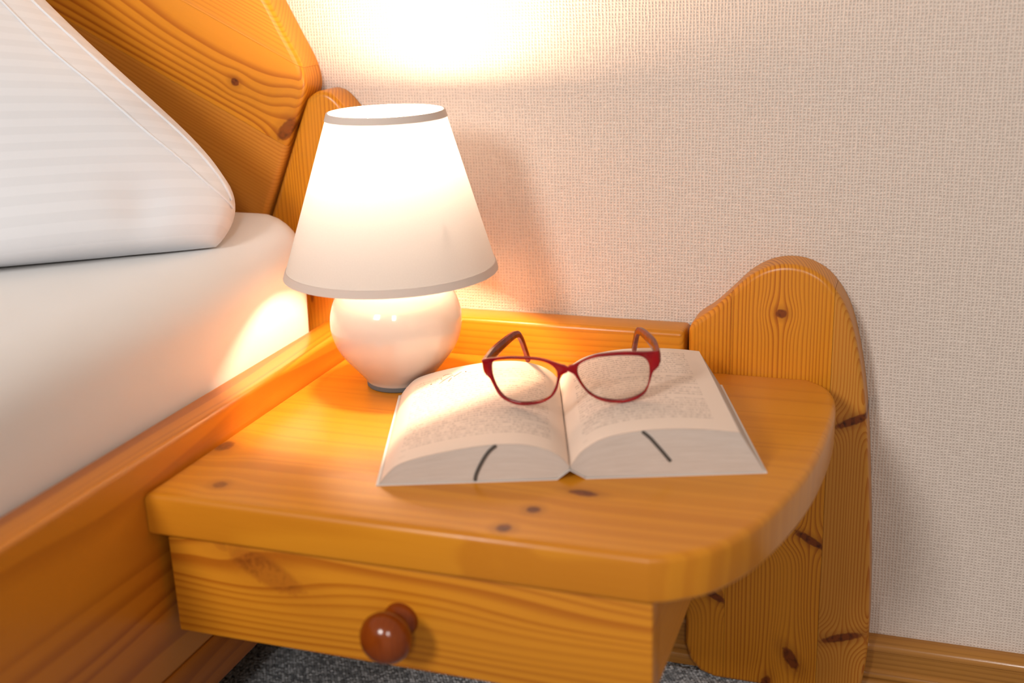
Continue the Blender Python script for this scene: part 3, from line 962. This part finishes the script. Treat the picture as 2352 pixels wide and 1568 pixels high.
# ornamental initial at the top of the left page
def pz(s):
    for a, b in zip(LT[:-1], LT[1:]):
        if a.x <= s <= b.x: return a.y + (b.y - a.y) * (s - a.x) / max(1e-9, b.x - a.x)
    return 0.02
M_ORN = plain('brown_print', (0.16, 0.10, 0.07), 0.8)
for st, rd in (([(0.0310, 0.1585), (0.0316, 0.1595)], 0.0006), ([(0.0388, 0.1559), (0.0430, 0.1625), (0.0477, 0.1686), (0.0500, 0.1700)], 0.0003),
               ([(0.0464, 0.1560), (0.0470, 0.1575), (0.0480, 0.1616), (0.0490, 0.1633)], 0.0004), ([(0.0505, 0.1655), (0.0540, 0.1707), (0.0570, 0.1745)], 0.0003),
               ([(0.0606, 0.1722), (0.0611, 0.1730)], 0.0006), ([(0.0409, 0.1733), (0.0432, 0.1752), (0.0471, 0.1745), (0.0490, 0.1735)], 0.00025),
               ([(0.0395, 0.1690), (0.0402, 0.1640), (0.0430, 0.1615)], 0.00018)):
    c = catmull(st, 5)
    bm = bmesh.new()
    tube(bm, [bp3(p.x, p.y, pz(p.x) + 0.00056) for p in c], rd, 6)
    bm2 = bm
    obj_bm('ornament_stroke', bm2, M_ORN, book)

# ------------------------------------------------------------------ reading glasses
gl = bpy.data.objects.new('eyeglasses', None)
COL.objects.link(gl)
gl.empty_display_size = 0.05
RQ = Matrix(((0.98530286, -0.15423114, -0.07342366), (0.15567118, 0.98770575, 0.01427712), (0.07031899, -0.02549724, 0.99719864)))
gl.matrix_world = Matrix.Translation((-0.25, 0.8274, 0.0597 + TZ + 0.0003)) @ RQ.to_4x4()
tag(gl, 'red plastic-framed eyeglasses resting on the open book pages', 'glasses')
def red_plastic(name, c1, c2, tr):
    t = NT(name)
    tc = t.new('TexCoord').outputs['Object']
    n = t.noise(tc, 60.0, 2.0)
    col = t.mix(t.smooth(n, 0.35, 0.65), c1, c2)
    p = t.principled(Base_Color=col, Roughness=0.10)
    tl = t.new('BsdfTranslucent'); t.link(col, tl.inputs[0])
    mx = t.new('MixShader'); mx.inputs[0].default_value = tr
    t.link(p.outputs[0], mx.inputs[1]); t.link(tl.outputs[0], mx.inputs[2])
    return t.done(mx.outputs[0])
M_RED = red_plastic('red_acetate', (0.42, 0.006, 0.010), (0.26, 0.004, 0.012), 0.20)
M_TMP = red_plastic('brown_red_acetate', (0.34, 0.040, 0.012), (0.19, 0.028, 0.014), 0.30)
LI = [(-60.19, 9.02), (-57.85, 11.14), (-51.69, 12.27), (-43.38, 12.73), (-34.34, 12.52), (-27.66, 12.15), (-21.08, 11.23), (-15.53, 9.31), (-11.4, 6.49), (-8.85, 3.26), (-8.26, 0.09), (-8.76, -3.06), (-10.08, -8.0), (-12.77, -13.38), (-16.27, -17.87), (-20.97, -20.55), (-26.47, -21.89), (-33.33, -22.83), (-40.17, -22.91), (-46.92, -21.43), (-52.24, -19.03), (-55.59, -15.44), (-58.33, -10.44), (-60.13, -5.43), (-61.04, -0.86), (-61.01, 3.73)]
LO = [(-68.2, 11.9), (-57.21, 13.6), (-43.26, 14.6), (-29.77, 14.1), (-20.96, 13.1), (-12.38, 10.5), (-3.92, 7.13), (0.0, 6.0), (0.0, 1.13), (-3.2, 0.82), (-5.35, -1.36), (-7.4, -6.71), (-9.7, -12.99), (-13.7, -18.2), (-19.5, -21.9), (-26.6, -24.2), (-35.78, -25.1), (-42.61, -24.7), (-49.5, -22.6), (-55.0, -19.4), (-58.8, -14.8), (-62.2, -6.87), (-64.2, -2.79), (-67.6, 0.3), (-68.4, 4.87), (-68.5, 9.46)]
RI = [(7.35, 0.77), (8.37, 5.2), (10.73, 7.76), (15.63, 10.14), (23.43, 11.84), (33.6, 12.14), (41.99, 11.82), (50.32, 10.99), (56.5, 9.65), (60.09, 7.01), (61.92, 3.22), (62.25, -1.29), (61.72, -6.15), (60.5, -11.85), (58.53, -16.13), (55.78, -19.43), (51.41, -21.66), (45.79, -23.34), (39.37, -24.09), (33.03, -23.54), (26.74, -22.14), (20.92, -19.91), (16.04, -16.42), (12.52, -12.14), (9.89, -7.48), (8.12, -2.87)]
RO = [(0.0, 6.0), (3.26, 6.4), (7.74, 8.3), (12.19, 10.4), (16.62, 12.3), (23.14, 14.1), (33.73, 14.6), (42.14, 14.5), (50.47, 13.8), (60.84, 12.6), (69.2, 12.0), (70.2, 8.49), (69.9, 1.38), (68.7, -0.9), (65.2, -3.5), (63.7, -6.8), (61.6, -12.84), (59.2, -18.2), (56.0, -21.6), (50.1, -24.7), (41.38, -26.0), (35.0, -25.7), (28.6, -24.5), (22.2, -22.2), (16.0, -18.0), (12.1, -13.6), (9.0, -8.8), (6.4, -3.7), (4.6, -0.46), (2.38, 0.79), (0.0, 1.13)]
def wrap(x): return 9.6 * (x / 70.0) ** 2
def ray_poly(c, ang, poly):
    d = Vector((math.cos(ang), math.sin(ang))); best = None
    n = len(poly)
    for i in range(n):
        a = Vector(poly[i]) - c; b = Vector(poly[(i + 1) % n]) - c
        e = b - a
        den = d.x * e.y - d.y * e.x
        if abs(den) < 1e-9: continue
        t = (a.x * e.y - a.y * e.x) / den
        s = (a.x * d.y - a.y * d.x) / den
        if t > 0 and -1e-6 <= s <= 1 + 1e-6:
            best = t if best is None else max(best, t)
    return c + d * best
bm = bmesh.new()
lens_loops = []
for inner, outer, ctr in ((LI, LO, (-35.0, -4.0)), (RI, RO, (36.0, -5.0))):
    c = Vector(ctr)
    inn = [Vector((p.x, p.y)) for p in catmull(inner, 4, True)]
    oo = catmull(outer, 3, True)
    oo = [Vector((min(p.x, 0) if ctr[0] < 0 else max(p.x, 0), p.y)) for p in oo]
    n = 120
    ri_, ro_ = [], []
    for k in range(n):
        a = 2 * math.pi * k / n
        ri_.append(ray_poly(c, a, inn)); ro_.append(ray_poly(c, a, oo))
    lens_loops.append((ri_, c))
    rings = []
    for (f, y) in ((0.0, 1.9), (0.0, -1.2), (0.10, -1.9), (0.90, -1.9), (1.0, -1.3), (1.0, 1.4), (0.90, 1.9)):
        row = []
        for k in range(n):
            p = ri_[k].lerp(ro_[k], f)
            if abs(ro_[k].x) < 0.02 and f > 0.85: p = Vector((0.0, p.y))
            row.append(bm.verts.new((p.x / 1000, (wrap(p.x) + y) / 1000, p.y / 1000)))
        rings.append(row)
    m = len(rings)
    for q in range(m):
        a, b = rings[q], rings[(q + 1) % m]
        for k in range(n):
            j = (k + 1) % n
            bm.faces.new((a[k], a[j], b[j], b[k]))
bmesh.ops.remove_doubles(bm, verts=bm.verts[:], dist=1e-5)
obj_bm('frame_front', bm, M_RED, gl, smooth=50, local=True)
# lenses
GT = NT('clear_lens')
tb = GT.new('BsdfTransparent'); tb.inputs[0].default_value = (0.97, 0.955, 0.94, 1)
gb = GT.new('BsdfGlossy'); gb.inputs[1].default_value = 0.02
fr_ = GT.new('Fresnel'); fr_.inputs[0].default_value = 1.45
mx = GT.new('MixShader'); GT.link(fr_.outputs[0], mx.inputs[0]); GT.link(tb.outputs[0], mx.inputs[1]); GT.link(gb.outputs[0], mx.inputs[2])
M_LENS = GT.done(mx.outputs[0])
for loop, c in lens_loops:
    bm = bmesh.new()
    lv = []
    for yo in (-0.7, 0.7):
        rr = []
        for f in (1.02, 0.75, 0.5, 0.25):
            row = []
            for p in loop[::2]:
                q = c.lerp(p, f); row.append(bm.verts.new((q.x / 1000, (wrap(q.x) + yo - 1.6 * (1 - f * f)) / 1000, q.y / 1000)))
            rr.append(row)
        cv = bm.verts.new((c.x / 1000, (wrap(c.x) + yo - 1.6) / 1000, c.y / 1000))
        n = len(rr[0])
        for a, b in zip(rr[:-1], rr[1:]):
            for k in range(n): bm.faces.new((a[k], a[(k + 1) % n], b[(k + 1) % n], b[k]))
        for k in range(n): bm.faces.new((rr[-1][k], rr[-1][(k + 1) % n], cv))
        lv.append(rr[0])
    n = len(lv[0])
    for k in range(n): bm.faces.new((lv[0][k], lv[0][(k + 1) % n], lv[1][(k + 1) % n], lv[1][k]))
    obj_bm('lens', bm, M_LENS, gl, smooth=60, local=True)
# temples
def temple(path, heights, thick):
    c = catmull(path, 8)
    hs = catmull([(h, 0) for h in heights], 8)
    bm = bmesh.new(); rows_ = []
    for i, p in enumerate(c):
        d = (c[min(i + 1, len(c) - 1)] - c[max(i - 1, 0)]).normalized()
        s = d.cross(Vector((0, 0.35, 1))).normalized(); u = s.cross(d).normalized()
        h = hs[i].x / 2; w = thick / 2
        row = []
        for (a, b) in ((-1, -0.6), (-0.6, -1), (0.6, -1), (1, -0.6), (1, 0.6), (0.6, 1), (-0.6, 1), (-1, 0.6)):
            row.append(bm.verts.new((p + s * (a * w) + u * (b * h))))
        rows_.append(row)
    for a, b in zip(rows_[:-1], rows_[1:]):
        for k in range(8): bm.faces.new((a[k], a[(k + 1) % 8], b[(k + 1) % 8], b[k]))
    bm.faces.new(rows_[0]); bm.faces.new(rows_[-1])
    return bm
M_HINGE = plain('steel_hinge', (0.45, 0.45, 0.46), 0.3, Metallic=1.0)
for path in ([(-0.0672, 0.0105, 0.0065), (-0.0655, 0.040, 0.0080), (-0.0600, 0.075, 0.0088), (-0.0565, 0.0945, 0.0075), (-0.0550, 0.1030, 0.0015), (-0.0543, 0.1120, -0.0100), (-0.0540, 0.1220, -0.0235)],
             [(0.0690, 0.0110, 0.0065), (0.0645, 0.040, 0.0078), (0.0550, 0.072, 0.0080), (0.0483, 0.0915, 0.0062), (0.0455, 0.1000, 0.0005), (0.0428, 0.1095, -0.0085), (0.0402, 0.1215, -0.0180)]):
    tm = obj_bm('temple', temple(path, [0.0105, 0.0090, 0.0070, 0.0058, 0.0056, 0.0058, 0.0062], 0.0042), M_TMP, gl, smooth=50, local=True)
    x, y, z = path[0]
    sg = 1 if x > 0 else -1
    bm = bm_box(x - sg * 0.0030 - 0.0015, x - sg * 0.0030 + 0.0015, y - 0.004, y + 0.006, z - 0.002, z + 0.002, 0.0004, 1)
    obj_bm('hinge', bm, M_HINGE, tm, local=True)

for o in bpy.data.objects:
    if 'org' in o:
        del o['org']
